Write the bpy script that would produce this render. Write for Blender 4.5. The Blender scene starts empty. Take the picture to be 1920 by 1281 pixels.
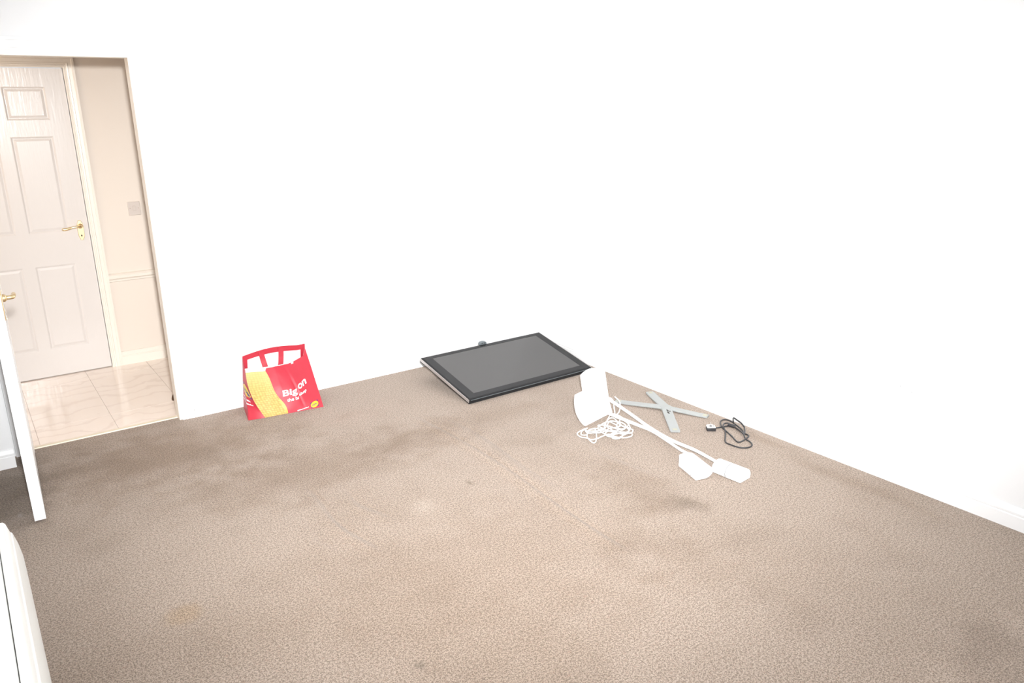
import bpy, bmesh, math, random
from mathutils import Vector, Matrix, noise as mnoise

SC = bpy.context.scene
COL = SC.collection
random.seed(7)

# ------------------------------------------------------------------ camera
cam_d = bpy.data.cameras.new('camera')
cam = bpy.data.objects.new('camera', cam_d)
COL.objects.link(cam)
cam_d.sensor_width = 36.0
cam_d.sensor_fit = 'HORIZONTAL'
cam_d.lens = 1460.133 * 36.0 / 1920.0
cam_d.clip_start = 0.02
cam.matrix_world = Matrix((
    (0.8131764669,  0.1777000018, -0.5542262561, -3.4129600),
    (-0.5819298282, 0.2317392731, -0.7795220230, -4.5489643),
    (-0.0100850752, 0.9564097546,  0.2918538549,  1.7453747),
    (0, 0, 0, 1)))
SC.camera = cam

# ------------------------------------------------------------------ world, lights, exposure
SC.view_settings.view_transform = 'Standard'
SC.view_settings.look = 'None'
SC.view_settings.exposure = 0.0
SC.view_settings.gamma = 1.0
SC.view_settings.use_curve_mapping = False
world = bpy.data.worlds.new('daylight')
SC.world = world
world.use_nodes = True
wb = world.node_tree.nodes['Background']
wb.inputs[0].default_value = (0.80, 0.90, 1.0, 1)
wb.inputs[1].default_value = 1.0

def area(name, loc, target, sx, sy, power, color=(1, 1, 1)):
    d = bpy.data.lights.new(name, 'AREA')
    d.shape = 'RECTANGLE'; d.size = sx; d.size_y = sy
    d.energy = power; d.color = color
    o = bpy.data.objects.new(name, d); COL.objects.link(o)
    o.location = loc
    o.rotation_euler = (Vector(target) - Vector(loc)).to_track_quat('-Z', 'Y').to_euler()
    return o

# daylight entering by the window of the wall behind the photographer
area('window_daylight', (-1.55, -6.16, 1.52), (-1.55, 0, 1.2), 1.9, 1.15, 32, (0.94, 0.98, 1.0))
# the photographer's flash, held just above the lens
fd = bpy.data.lights.new('camera_flash', 'SPOT')
fd.energy = 1440; fd.spot_size = math.radians(76); fd.spot_blend = 1.0
fd.shadow_soft_size = 0.06; fd.color = (1.0, 1.0, 1.0)
fo = bpy.data.objects.new('camera_flash', fd); COL.objects.link(fo)
fo.location = (-3.36, -4.62, 1.95); fo.scale = (1.17, 0.83, 1.0)      # the head throws a beam wider than it is tall
fo.rotation_euler = (Vector((-0.66, -0.30, 0.50)) - Vector(fo.location)).to_track_quat('-Z', 'Y').to_euler()
# added fill light at the flash, brightening what lies outside its beam
sd = bpy.data.lights.new('added_flash_fill', 'POINT')
sd.energy = 95; sd.shadow_soft_size = 0.07
so = bpy.data.objects.new('added_flash_fill', sd); COL.objects.link(so); so.location = (-3.36, -4.60, 1.97)
# warm lamp of the hallway ceiling
hd = bpy.data.lights.new('hall_lamp', 'POINT')
hd.energy = 13.0; hd.shadow_soft_size = 0.30; hd.color = (1.0, 0.74, 0.50)
ho = bpy.data.objects.new('hall_lamp', hd); COL.objects.link(ho)
ho.location = (-3.95, 0.60, 1.95)

# ------------------------------------------------------------------ materials
def mat(name, color, rough=0.5, metallic=0.0, bump=None, var=None, coat=0.0, spec=0.5):
    """bump=(scale, strength, distance); var=(scale, other colour)"""
    m = bpy.data.materials.new(name); m.use_nodes = True
    nt = m.node_tree; b = nt.nodes['Principled BSDF']
    b.inputs['Base Color'].default_value = (*color, 1)
    b.inputs['Roughness'].default_value = rough
    b.inputs['Metallic'].default_value = metallic
    b.inputs['Coat Weight'].default_value = coat
    b.inputs['Coat Roughness'].default_value = 0.05
    b.inputs['Specular IOR Level'].default_value = spec
    tc = nt.nodes.new('ShaderNodeTexCoord')
    if var:
        n = nt.nodes.new('ShaderNodeTexNoise'); n.inputs['Scale'].default_value = var[0]
        n.inputs['Detail'].default_value = 4
        nt.links.new(tc.outputs['Object'], n.inputs['Vector'])
        mx = nt.nodes.new('ShaderNodeMix'); mx.data_type = 'RGBA'
        mx.inputs[6].default_value = (*color, 1); mx.inputs[7].default_value = (*var[1], 1)
        nt.links.new(n.outputs['Fac'], mx.inputs[0]); nt.links.new(mx.outputs[2], b.inputs['Base Color'])
    if bump:
        n = nt.nodes.new('ShaderNodeTexNoise'); n.inputs['Scale'].default_value = bump[0]
        n.inputs['Detail'].default_value = 3
        nt.links.new(tc.outputs['Object'], n.inputs['Vector'])
        bp = nt.nodes.new('ShaderNodeBump'); bp.inputs['Strength'].default_value = bump[1]
        bp.inputs['Distance'].default_value = bump[2]
        nt.links.new(n.outputs['Fac'], bp.inputs['Height']); nt.links.new(bp.outputs[0], b.inputs['Normal'])
    return m

M = {}
M['wall'] = mat('white_wall_paint', (0.80, 0.805, 0.81), 0.75, bump=(60, 0.08, 0.002))
M['hallwall'] = mat('cream_hall_paint', (0.77, 0.69, 0.61), 0.6, bump=(60, 0.06, 0.002))
M['ceiling'] = mat('ceiling_paint', (0.78, 0.78, 0.79), 0.8, bump=(90, 0.1, 0.002))
M['gloss'] = mat('white_gloss_paint', (0.87, 0.875, 0.88), 0.3, bump=(30, 0.05, 0.001))
M['cream_gloss'] = mat('cream_gloss_paint', (0.84, 0.78, 0.70), 0.3, bump=(30, 0.05, 0.001))
M['brass'] = mat('polished_brass', (0.88, 0.70, 0.42), 0.30, 1.0, bump=(120, 0.05, 0.0005))
M['dark'] = mat('dark_hole', (0.03, 0.025, 0.02), 0.7, bump=(50, 0.05, 0.001))
M['grout'] = mat('tile_grout', (0.50, 0.40, 0.34), 0.8, bump=(200, 0.2, 0.001))
M['strip'] = mat('threshold_metal', (0.82, 0.74, 0.60), 0.4, 0.2, bump=(150, 0.05, 0.0005))
M['plate'] = mat('switch_plastic', (0.62, 0.55, 0.50), 0.4, bump=(80, 0.03, 0.0005))
M['radiator'] = mat('radiator_enamel', (0.86, 0.87, 0.84), 0.35, bump=(40, 0.04, 0.001))
M['white_plastic'] = mat('white_gloss_plastic', (0.90, 0.905, 0.91), 0.28, bump=(60, 0.02, 0.0005))
M['seam'] = mat('grey_seam', (0.34, 0.345, 0.35), 0.5, bump=(60, 0.02, 0.0005))
M['white_cable'] = mat('white_cable_sheath', (0.87, 0.86, 0.83), 0.45, bump=(200, 0.05, 0.0005))
M['black_plastic'] = mat('black_plastic', (0.028, 0.028, 0.031), 0.4, bump=(200, 0.05, 0.0005))
M['bezel'] = mat('glossy_black_bezel', (0.020, 0.020, 0.021), 0.08, spec=0.16, bump=(20, 0.004, 0.0005))
M['screen'] = mat('grey_screen_glass', (0.085, 0.083, 0.082), 0.05, spec=0.20, bump=(8, 0.003, 0.0005))
M['tv_side'] = mat('silver_trim', (0.50, 0.475, 0.465), 0.3, 0.6, bump=(100, 0.03, 0.0005))
M['grey_clip'] = mat('slate_grey_plastic', (0.13, 0.15, 0.16), 0.35, bump=(60, 0.05, 0.0005))
M['alu'] = mat('brushed_aluminium', (0.40, 0.415, 0.41), 0.42, 0.35, bump=(90, 0.06, 0.0005), var=(9, (0.36, 0.38, 0.375)))
M['yellow_pad'] = mat('yellowed_pad', (0.44, 0.43, 0.33), 0.6, bump=(90, 0.05, 0.0005))
M['red'] = mat('red_woven_plastic', (0.38, 0.015, 0.030), 0.5, bump=(55, 0.25, 0.002), var=(14, (0.44, 0.022, 0.042)))
M['lining'] = mat('white_bag_lining', (0.80, 0.77, 0.76), 0.5, bump=(40, 0.3, 0.002))
M['print_white'] = mat('white_print', (0.88, 0.86, 0.86), 0.4, bump=(60, 0.05, 0.0005))
M['print_blue'] = mat('blue_print', (0.055, 0.03, 0.13), 0.4, bump=(60, 0.05, 0.0005))
M['print_yellow'] = mat('yellow_print', (0.60, 0.42, 0.02), 0.4, bump=(60, 0.05, 0.0005))
M['husk'] = mat('husk_print', (0.30, 0.27, 0.035), 0.4, bump=(60, 0.05, 0.0005), var=(40, (0.62, 0.36, 0.03)))
M['brown'] = mat('brown_rubber', (0.10, 0.055, 0.03), 0.6, bump=(60, 0.1, 0.001))

def N(nt, kind, **kw):
    n = nt.nodes.new(kind)
    for k, v in kw.items(): setattr(n, k, v)
    return n

def carpet_material():
    m = bpy.data.materials.new('brown_twist_carpet'); m.use_nodes = True
    nt = m.node_tree; L = nt.links; b = nt.nodes['Principled BSDF']
    b.inputs['Roughness'].default_value = 0.95
    b.inputs['Specular IOR Level'].default_value = 0.1
    b.inputs['Sheen Weight'].default_value = 0.12
    tc = N(nt, 'ShaderNodeTexCoord'); fl = N(nt, 'ShaderNodeMapping'); fl.inputs['Scale'].default_value = (1, 1, 0)
    L.new(tc.outputs['Object'], fl.inputs['Vector']); P = fl.outputs[0]
    def tex(scale, detail=2.0, rough=0.5):
        n = N(nt, 'ShaderNodeTexNoise'); n.inputs['Scale'].default_value = scale
        n.inputs['Detail'].default_value = detail; n.inputs['Roughness'].default_value = rough
        L.new(P, n.inputs['Vector']); return n
    def ramp(sock, lo, hi, a=0.0, c=1.0):
        r = N(nt, 'ShaderNodeMapRange'); r.interpolation_type = 'SMOOTHSTEP'
        r.inputs[1].default_value = lo; r.inputs[2].default_value = hi
        r.inputs[3].default_value = a; r.inputs[4].default_value = c
        L.new(sock, r.inputs[0]); return r.outputs[0]
    AVG = (0.32, 0.256, 0.207)
    def tint(fac, a, c):            # stains and painted shade, keeping the speckle of the pile
        return mix(fac, a, tuple(p / q for p, q in zip(c, AVG)), 'MULTIPLY')
    def mix(fac, a, c, blend='MIX'):
        x = N(nt, 'ShaderNodeMix', data_type='RGBA', blend_type=blend)
        if isinstance(fac, float): x.inputs[0].default_value = fac
        else: L.new(fac, x.inputs[0])
        for i, s in ((6, a), (7, c)):
            if isinstance(s, tuple): x.inputs[i].default_value = (*s, 1)
            else: L.new(s, x.inputs[i])
        return x.outputs[2]
    LIGHT = CARPET_LIGHT; DARK = CARPET_DARK
    fine = ramp(tex(215, 2.0, 0.6).outputs['Fac'], 0.34, 0.66)
    tone = mix(fine, DARK, LIGHT)
    coarse = tex(112, 1.0, 0.5).outputs['Fac']
    tone = mix(ramp(coarse, 0.52, 0.70, 0, 0.55), tone, LIGHT)
    tone = mix(ramp(coarse, 0.48, 0.30, 0, 0.60), tone, DARK)
    # pinkish and greenish single tufts
    tone = mix(ramp(tex(70, 3.0).outputs['Fac'], 0.60, 0.72, 0, 0.35), tone, (0.34, 0.205, 0.16))
    # big tan / worn areas
    tone = tint(ramp(tex(1.15, 4.0).outputs['Fac'], 0.46, 0.66, 0, 0.28), tone, (0.215, 0.158, 0.112))
    tone = tint(ramp(tex(4.5, 4.0).outputs['Fac'], 0.52, 0.74, 0, 0.18), tone, (0.20, 0.152, 0.115))
    wob = tex(7.0, 3.0)
    def blob(cx, cy, rx, ry, strength, colour, soft=0.0):
        nonlocal tone
        mp = N(nt, 'ShaderNodeMapping'); mp.vector_type = 'TEXTURE'
        mp.inputs['Location'].default_value = (cx, cy, 0); mp.inputs['Scale'].default_value = (rx, ry, 1e3)
        L.new(P, mp.inputs['Vector'])
        ln = N(nt, 'ShaderNodeVectorMath', operation='LENGTH'); L.new(mp.outputs[0], ln.inputs[0])
        ad = N(nt, 'ShaderNodeMath', operation='ADD'); L.new(ln.outputs['Value'], ad.inputs[0])
        sb = N(nt, 'ShaderNodeMath', operation='MULTIPLY_ADD'); L.new(wob.outputs['Fac'], sb.inputs[0])
        sb.inputs[1].default_value = 1.2; sb.inputs[2].default_value = -0.6
        L.new(sb.outputs[0], ad.inputs[1])
        tone = tint(ramp(ad.outputs[0], soft, 1.0, strength, 0.0), tone, colour)
    for a in CARPET_BLOBS: blob(*a)
    L.new(tone, b.inputs['Base Color'])
    bp = N(nt, 'ShaderNodeBump'); bp.inputs['Strength'].default_value = 0.55; bp.inputs['Distance'].default_value = 0.004
    L.new(tex(210, 2.0, 0.6).outputs['Fac'], bp.inputs['Height']); L.new(bp.outputs[0], b.inputs['Normal'])
    return m
CARPET_LIGHT = (0.46, 0.372, 0.304); CARPET_DARK = (0.180, 0.140, 0.111)
BR = (0.185, 0.126, 0.082)
CARPET_BLOBS = [   # x, y, radius x, radius y, strength, colour
    (-2.75, -0.45, 1.0, 0.55, 0.75, BR, 0.0), (-2.2, -1.05, 0.9, 0.45, 0.55, BR, 0.0), (-3.45, -0.4, 0.35, 0.6, 0.5, (0.15, 0.115, 0.085), 0.2),  # last entry paints the shade behind the open door onto the carpet
    (-1.1, -1.0, 0.6, 0.24, 0.35, BR, 0.0), (-1.55, -1.05, 0.5, 0.3, 0.38, BR, 0.0), (-1.9, -2.3, 1.0, 0.8, 0.30, BR, 0.0),
    (-0.94, -2.43, 0.10, 0.15, 0.48, (0.14, 0.105, 0.075), 0.0), (-1.0, -2.2, 0.25, 0.45, 0.35, BR, 0.0),
    (-1.05, -3.45, 0.5, 0.7, 0.12, BR, 0.0), (-1.25, -2.75, 0.3, 0.4, 0.25, BR, 0.0), (-0.90, -3.80, 0.30, 0.32, 0.55, (0.17, 0.13, 0.10), 0.0),
    (-0.15, -2.75, 0.08, 0.6, 0.3, BR, 0.0), (-0.08, -2.2, 0.06, 0.35, 0.35, BR, 0.0),
    (-1.91, -1.73, 0.11, 0.11, 0.34, (0.46, 0.39, 0.33), 0.0),
    (-2.985, -1.904, 0.085, 0.095, 0.50, (0.31, 0.215, 0.13), 0.2),
    (-2.441, -2.642, 0.028, 0.03, 0.5, (0.15, 0.125, 0.10), 0.3),
    (-3.41, -0.72, 0.02, 0.05, 0.6, (0.42, 0.37, 0.33), 0.0),
    (-1.70, -0.55, 0.40, 0.16, 0.35, (0.36, 0.275, 0.225), 0.0),
    (-1.62, -1.66, 0.022, 0.05, 0.6, (0.13, 0.10, 0.07), 0.0)]
M['carpet'] = carpet_material()

def marble_material():
    m = bpy.data.materials.new('veined_marble_tile'); m.use_nodes = True
    nt = m.node_tree; L = nt.links; b = nt.nodes['Principled BSDF']
    b.inputs['Roughness'].default_value = 0.12; b.inputs['Specular IOR Level'].default_value = 0.5
    tc = N(nt, 'ShaderNodeTexCoord'); oi = N(nt, 'ShaderNodeObjectInfo')
    sc = N(nt, 'ShaderNodeVectorMath', operation='SCALE'); sc.inputs[0].default_value = (37, 19, 5)
    L.new(oi.outputs['Random'], sc.inputs['Scale'])
    ad = N(nt, 'ShaderNodeVectorMath', operation='ADD')
    L.new(tc.outputs['Object'], ad.inputs[0]); L.new(sc.outputs[0], ad.inputs[1])
    wv = N(nt, 'ShaderNodeTexWave', wave_type='BANDS', bands_direction='Y')
    wv.inputs['Scale'].default_value = 2.0; wv.inputs['Distortion'].default_value = 11
    wv.inputs['Detail'].default_value = 4; wv.inputs['Detail Scale'].default_value = 1.6
    L.new(ad.outputs[0], wv.inputs['Vector'])
    r = N(nt, 'ShaderNodeMapRange'); r.inputs[1].default_value = 0.80; r.inputs[2].default_value = 1.0
    r.inputs[3].default_value = 0; r.inputs[4].default_value = 0.20; L.new(wv.outputs['Fac'], r.inputs[0])
    n = N(nt, 'ShaderNodeTexNoise'); n.inputs['Scale'].default_value = 7; n.inputs['Detail'].default_value = 5
    L.new(ad.outputs[0], n.inputs['Vector'])
    mx = N(nt, 'ShaderNodeMix', data_type='RGBA'); mx.inputs[6].default_value = (0.95, 0.86, 0.79, 1)
    mx.inputs[7].default_value = (0.92, 0.81, 0.72, 1); L.new(n.outputs['Fac'], mx.inputs[0])
    m2 = N(nt, 'ShaderNodeMix', data_type='RGBA'); L.new(mx.outputs[2], m2.inputs[6])
    m2.inputs[7].default_value = (0.55, 0.40, 0.33, 1); L.new(r.outputs[0], m2.inputs[0])
    L.new(m2.outputs[2], b.inputs['Base Color'])
    return m
M['marble'] = marble_material()

def grain_door_material():
    m = bpy.data.materials.new('grained_gloss_door_paint'); m.use_nodes = True
    nt = m.node_tree; L = nt.links; b = nt.nodes['Principled BSDF']
    b.inputs['Base Color'].default_value = (0.72, 0.68, 0.65, 1)
    b.inputs['Roughness'].default_value = 0.2
    tc = N(nt, 'ShaderNodeTexCoord'); mp = N(nt, 'ShaderNodeMapping')
    mp.inputs['Scale'].default_value = (34, 34, 3.2); L.new(tc.outputs['Object'], mp.inputs['Vector'])
    n = N(nt, 'ShaderNodeTexNoise'); n.inputs['Scale'].default_value = 2.2; n.inputs['Detail'].default_value = 3
    n.inputs['Distortion'].default_value = 0.7
    L.new(mp.outputs[0], n.inputs['Vector'])
    bp = N(nt, 'ShaderNodeBump'); bp.inputs['Strength'].default_value = 0.35; bp.inputs['Distance'].default_value = 0.0015
    L.new(n.outputs['Fac'], bp.inputs['Height']); L.new(bp.outputs[0], b.inputs['Normal'])
    return m
M['door'] = grain_door_material()

def corn_material():
    m = bpy.data.materials.new('corn_cob_print'); m.use_nodes = True
    nt = m.node_tree; L = nt.links; b = nt.nodes['Principled BSDF']
    b.inputs['Roughness'].default_value = 0.55
    uv = N(nt, 'ShaderNodeUVMap'); mp = N(nt, 'ShaderNodeMapping')
    mp.inputs['Scale'].default_value = (9, 22, 1); L.new(uv.outputs[0], mp.inputs['Vector'])
    vo = N(nt, 'ShaderNodeTexVoronoi'); vo.inputs['Scale'].default_value = 1.0; vo.inputs['Randomness'].default_value = 0.35
    L.new(mp.outputs[0], vo.inputs['Vector'])
    cr = N(nt, 'ShaderNodeValToRGB'); e = cr.color_ramp.elements
    e[0].position = 0.12; e[0].color = (0.45, 0.39, 0.10, 1)
    e[1].position = 0.62; e[1].color = (0.34, 0.23, 0.04, 1)
    L.new(vo.outputs['Distance'], cr.inputs[0])
    sp = N(nt, 'ShaderNodeSeparateXYZ'); L.new(uv.outputs[0], sp.inputs[0])
    mr = N(nt, 'ShaderNodeMapRange'); mr.inputs[1].default_value = 0.45; mr.inputs[2].default_value = 1.0
    mr.inputs[3].default_value = 0.0; mr.inputs[4].default_value = 0.7; L.new(sp.outputs['Y'], mr.inputs[0])
    mx = N(nt, 'ShaderNodeMix', data_type='RGBA'); L.new(mr.outputs[0], mx.inputs[0])
    L.new(cr.outputs[0], mx.inputs[6]); mx.inputs[7].default_value = (0.48, 0.46, 0.20, 1)
    L.new(mx.outputs[2], b.inputs['Base Color'])
    return m
M['corn'] = corn_material()

# ------------------------------------------------------------------ helpers
def link_mesh(name, me, m, parent=None, smooth=False):
    o = bpy.data.objects.new(name, me); COL.objects.link(o)
    if m is not None: me.materials.append(m)
    if smooth:
        for p in me.polygons: p.use_smooth = True
    if parent is not None:
        o.parent = parent
        o.matrix_parent_inverse = Matrix.Translation(-Vector(world_loc(parent)))
    return o

def world_loc(o):
    v = Vector((0, 0, 0))
    if o.type == 'EMPTY': v = Vector(o.location)
    return v

def obj(name, bm, m, parent=None, smooth=False, bevel=None, segs=2):
    bmesh.ops.recalc_face_normals(bm, faces=bm.faces[:])
    me = bpy.data.meshes.new(name); bm.to_mesh(me); bm.free()
    o = link_mesh(name, me, m, parent, smooth)
    if bevel:
        md = o.modifiers.new('bevel', 'BEVEL'); md.width = bevel; md.segments = segs
        md.limit_method = 'ANGLE'; md.angle_limit = math.radians(35)
        for p in me.polygons: p.use_smooth = True
        try: me.set_sharp_from_angle(angle=math.radians(40))
        except Exception: pass
    return o

def thing(name, label, cat, loc=(0, 0, 0), group=None):
    o = bpy.data.objects.new(name, None); COL.objects.link(o)
    o.location = loc; o.empty_display_size = 0.05
    return tag(o, label, cat, group)

def tag(o, label, cat, group=None):
    o['label'] = label; o['category'] = cat
    if group: o['group'] = group
    return o

def struct(o, label=None, cat=None):
    o['kind'] = 'structure'
    if label: o['label'] = label
    if cat: o['category'] = cat
    return o

def box(bm, x0, x1, y0, y1, z0, z1, mtx=None):
    vs = [bm.verts.new((x, y, z)) for x in (x0, x1) for y in (y0, y1) for z in (z0, z1)]
    if mtx:
        for v in vs: v.co = mtx @ v.co
    for f in ((0, 1, 3, 2), (4, 6, 7, 5), (0, 4, 5, 1), (2, 3, 7, 6), (0, 2, 6, 4), (1, 5, 7, 3)):
        bm.faces.new([vs[i] for i in f])
    return vs

def boxes(*bs):
    bm = bmesh.new()
    for b in bs: box(bm, *b)
    return bm

def prism(bm, pts, vec):
    """closed polygon (3d points) swept by vec"""
    a = [bm.verts.new(p) for p in pts]; vec = Vector(vec)
    b = [bm.verts.new(Vector(p) + vec) for p in pts]
    n = len(pts)
    bm.faces.new(a); bm.faces.new(list(reversed(b)))
    for i in range(n): bm.faces.new((a[i], b[i], b[(i + 1) % n], a[(i + 1) % n]))

def catmull(pts, k=6):
    P = [Vector(p) for p in pts]; P = [2 * P[0] - P[1]] + P + [2 * P[-1] - P[-2]]
    out = []
    for i in range(1, len(P) - 2):
        a, b, c, d = P[i - 1:i + 3]
        for j in range(k):
            t = j / k
            out.append(0.5 * ((2 * b) + (c - a) * t + (2 * a - 5 * b + 4 * c - d) * t * t + (3 * b - a - 3 * c + d) * t ** 3))
    out.append(P[-2]); return out

def tube(bm, pts, r, seg=8):
    rings = []; up = Vector((0, 0, 1)); n = len(pts)
    for i, p in enumerate(pts):
        t = (pts[min(i + 1, n - 1)] - pts[max(i - 1, 0)])
        if t.length < 1e-9: t = Vector((1, 0, 0))
        t.normalize()
        if abs(t.dot(up)) > 0.95: up = Vector((1, 0, 0)) if abs(t.x) < 0.9 else Vector((0, 1, 0))
        a = t.cross(up).normalized(); b = a.cross(t).normalized(); up = b
        rr = r[i] if isinstance(r, (list, tuple)) else r
        rings.append([bm.verts.new(p + rr * (math.cos(2 * math.pi * j / seg) * a + math.sin(2 * math.pi * j / seg) * b)) for j in range(seg)])
    for i in range(n - 1):
        for j in range(seg):
            bm.faces.new((rings[i][j], rings[i][(j + 1) % seg], rings[i + 1][(j + 1) % seg], rings[i + 1][j]))
    bm.faces.new(list(reversed(rings[0]))); bm.faces.new(rings[-1])

def grid_mesh(name, fn, nu, nv, m, parent=None, uv=True, smooth=True):
    vs = [fn(i / nu, j / nv) for j in range(nv + 1) for i in range(nu + 1)]
    fs = [(j * (nu + 1) + i, j * (nu + 1) + i + 1, (j + 1) * (nu + 1) + i + 1, (j + 1) * (nu + 1) + i)
          for j in range(nv) for i in range(nu)]
    me = bpy.data.meshes.new(name); me.from_pydata([tuple(v) for v in vs], [], fs)
    if uv:
        l = me.uv_layers.new(name='UVMap')
        for p in me.polygons:
            for li in p.loop_indices:
                k = me.loops[li].vertex_index; l.data[li].uv = ((k % (nu + 1)) / nu, (k // (nu + 1)) / nv)
    return link_mesh(name, me, m, parent, smooth)

def cyl(bm, c, axis, r, h, seg=20):
    axis = Vector(axis).normalized(); c = Vector(c)
    tube(bm, [c, c + axis * h], r, seg)

# ------------------------------------------------------------------ the room
XL, YF, ZC = -3.60, -6.20, 2.50        # left wall, front wall, ceiling
XJR, XJL, ZO = -2.553, -3.285, 1.99    # door opening
WY = 0.018                             # face of the back wall, the skirting stands proud of it

def carpet_z(x, y):
    z = 0.0
    for x0, ya, yb, hgt, wid, sl in ((-1.40, -0.78, -2.55, 0.015, 0.022, 0.0), (-1.29, -0.9, -2.0, 0.006, 0.03, 0.0),
                                     (-2.27, -1.25, -1.95, 0.012, 0.024, 0.05), (-2.12, -1.35, -1.75, 0.007, 0.025, 0.05),
                                     (-2.40, -1.45, -1.85, 0.004, 0.025, 0.05), (-0.86, -1.5, -2.2, 0.004, 0.03, 0.0)):
        t = (y - ya) / (yb - ya)
        if 0 < t < 1:
            xx = x0 + sl * (t - 0.5) + 0.02 * math.sin(6 * t + x0 * 5)
            k = hgt * math.sin(math.pi * t) ** 0.5
            z += k * (0.8 * math.exp(-((x - xx + wid) / (1.3 * wid)) ** 2) - 0.8 * math.exp(-((x - xx - 0.3 * wid) / (0.6 * wid)) ** 2))
    return z
NX, NY = 440, 330
fx0, fx1, fy0, fy1 = XL, WY, YF, 0.068
floor = grid_mesh('floor', lambda u, v: (fx0 + u * (fx1 - fx0), fy0 + v * (fy1 - fy0),
                  carpet_z(fx0 + u * (fx1 - fx0), fy0 + v * (fy1 - fy0))), NX, NY, M['carpet'])
struct(floor, 'worn brown speckled carpet covering the room', 'carpet')

wb_ = obj('wall_back', boxes((XL, XJL - 0.03, WY, 0.09, 0, ZC), (XJR + 0.03, 0.118, WY, 0.09, 0, ZC),
                             (XJL - 0.03, XJR + 0.03, WY, 0.09, ZO + 0.03, ZC)), M['wall'])
struct(wb_, 'white back wall with the doorway', 'wall')
wr = obj('wall_right', boxes((WY, 0.118, YF - 0.1, WY, 0, ZC)), M['wall'])
struct(wr, 'bare white wall on the right', 'wall')
wl = obj('wall_left', boxes((XL - 0.1, XL, YF - 0.1, 0.118, 0, ZC)), M['wall'])
struct(wl, 'white wall along the left', 'wall')
wp = obj('wall_pier', boxes((XL, -3.378, -0.115, WY, 0, ZC)), M['wall'])
struct(wp, 'white boxed-out wall behind the open door', 'wall')
wx0, wx1, wz0, wz1 = -2.55, -0.55, 0.92, 2.12
wf = obj('wall_front', boxes((XL, wx0, YF - 0.1, YF, 0, ZC), (wx1, WY, YF - 0.1, YF, 0, ZC),
                             (wx0, wx1, YF - 0.1, YF, 0, wz0), (wx0, wx1, YF - 0.1, YF, wz1, ZC)), M['wall'])
struct(wf, 'white wall behind the photographer', 'wall')
ce = obj('ceiling', boxes((XL, WY, YF, WY, ZC, ZC + 0.1)), M['ceiling'])
struct(ce, 'white ceiling of the room', 'ceiling')
w1 = obj('window_1', boxes((wx0, wx0 + 0.05, YF - 0.09, YF - 0.02, wz0, wz1), (wx1 - 0.05, wx1, YF - 0.09, YF - 0.02, wz0, wz1),
                           (wx0, wx1, YF - 0.09, YF - 0.02, wz0, wz0 + 0.05), (wx0, wx1, YF - 0.09, YF - 0.02, wz1 - 0.05, wz1)), M['gloss'])
struct(w1, 'white framed window behind the photographer', 'window')

SK = ((0.018, 0.0), (0.018, 0.060), (0.0145, 0.064), (0.0165, 0.068), (0.0165, 0.076), (0.010, 0.088), (0.006, 0.095), (0.0, 0.096))
def skirting(name, p0, p1, nrm, m, label):
    """runs from p0 to p1 along the wall face; nrm points into the room"""
    bm = bmesh.new(); p0 = Vector(p0); p1 = Vector(p1); nrm = Vector(nrm)
    prism(bm, [p0 + nrm * d + Vector((0, 0, z)) for d, z in SK] + [p0], p1 - p0)
    return struct(obj(name, bm, m), label, 'skirting')
skirting('baseboard_back', (XJR + 0.086, WY, 0), (WY, WY, 0), (0, -1, 0), M['gloss'], 'white skirting board under the back wall')
skirting('baseboard_right', (WY, 0.0, 0), (WY, YF, 0), (-1, 0, 0), M['gloss'], 'white skirting board under the right wall')
skirting('baseboard_pier', (XL, -0.115, 0), (-3.378, -0.115, 0), (0, -1, 0), M['gloss'], 'white skirting board behind the open door')
skirting('baseboard_left', (XL, YF, 0), (XL, -0.134, 0), (1, 0, 0), M['gloss'], 'white skirting board under the left wall')

AR = ((0.0, 0.0), (0.0, 0.012), (0.009, 0.015), (0.011, 0.011), (0.018, 0.011), (0.020, 0.016), (0.029, 0.017), (0.032, 0.0135),
      (0.050, 0.0145), (0.054, 0.018), (0.066, 0.018), (0.068, 0.0))
def casing(name, xl, xr, zt, yf, m, label):
    bm = bmesh.new(); rings = []
    for sx, zz in (('l', 0), ('l', 1), ('r', 1), ('r', 0)):
        rings.append([bm.verts.new(((xl - w) if sx == 'l' else (xr + w), yf - d, (zt + w) if zz else 0.0)) for w, d in AR])
    n = len(AR)
    for a, b in zip(rings[:-1], rings[1:]):
        for i in range(n): bm.faces.new((a[i], b[i], b[(i + 1) % n], a[(i + 1) % n]))
    bm.faces.new(rings[0]); bm.faces.new(list(reversed(rings[-1])))
    return struct(obj(name, bm, m), label, 'door frame')
casing('trim_1', XJL - 0.018, XJR + 0.018, ZO + 0.016, WY, M['gloss'], 'white moulded architrave around the open doorway')
t2 = obj('trim_2', boxes((XJR, XJR + 0.03, WY - 0.006, 0.095, 0, ZO + 0.03), (XJL - 0.03, XJL, WY - 0.006, 0.095, 0, ZO + 0.03),
                         (XJL, XJR, WY - 0.006, 0.095, ZO, ZO + 0.03)), M['cream_gloss'], bevel=0.002)
struct(t2, 'white door lining of the open doorway', 'door frame')
t3 = bmesh.new(); prism(t3, [(XJL, 0.060, 0.0), (XJL, 0.064, 0.005), (XJL, 0.088, 0.006), (XJL, 0.094, 0.0)], (XJR - XJL, 0, 0))
struct(obj('trim_3', t3, M['strip']), 'thin metal strip between carpet and hallway tiles', 'threshold')

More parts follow.
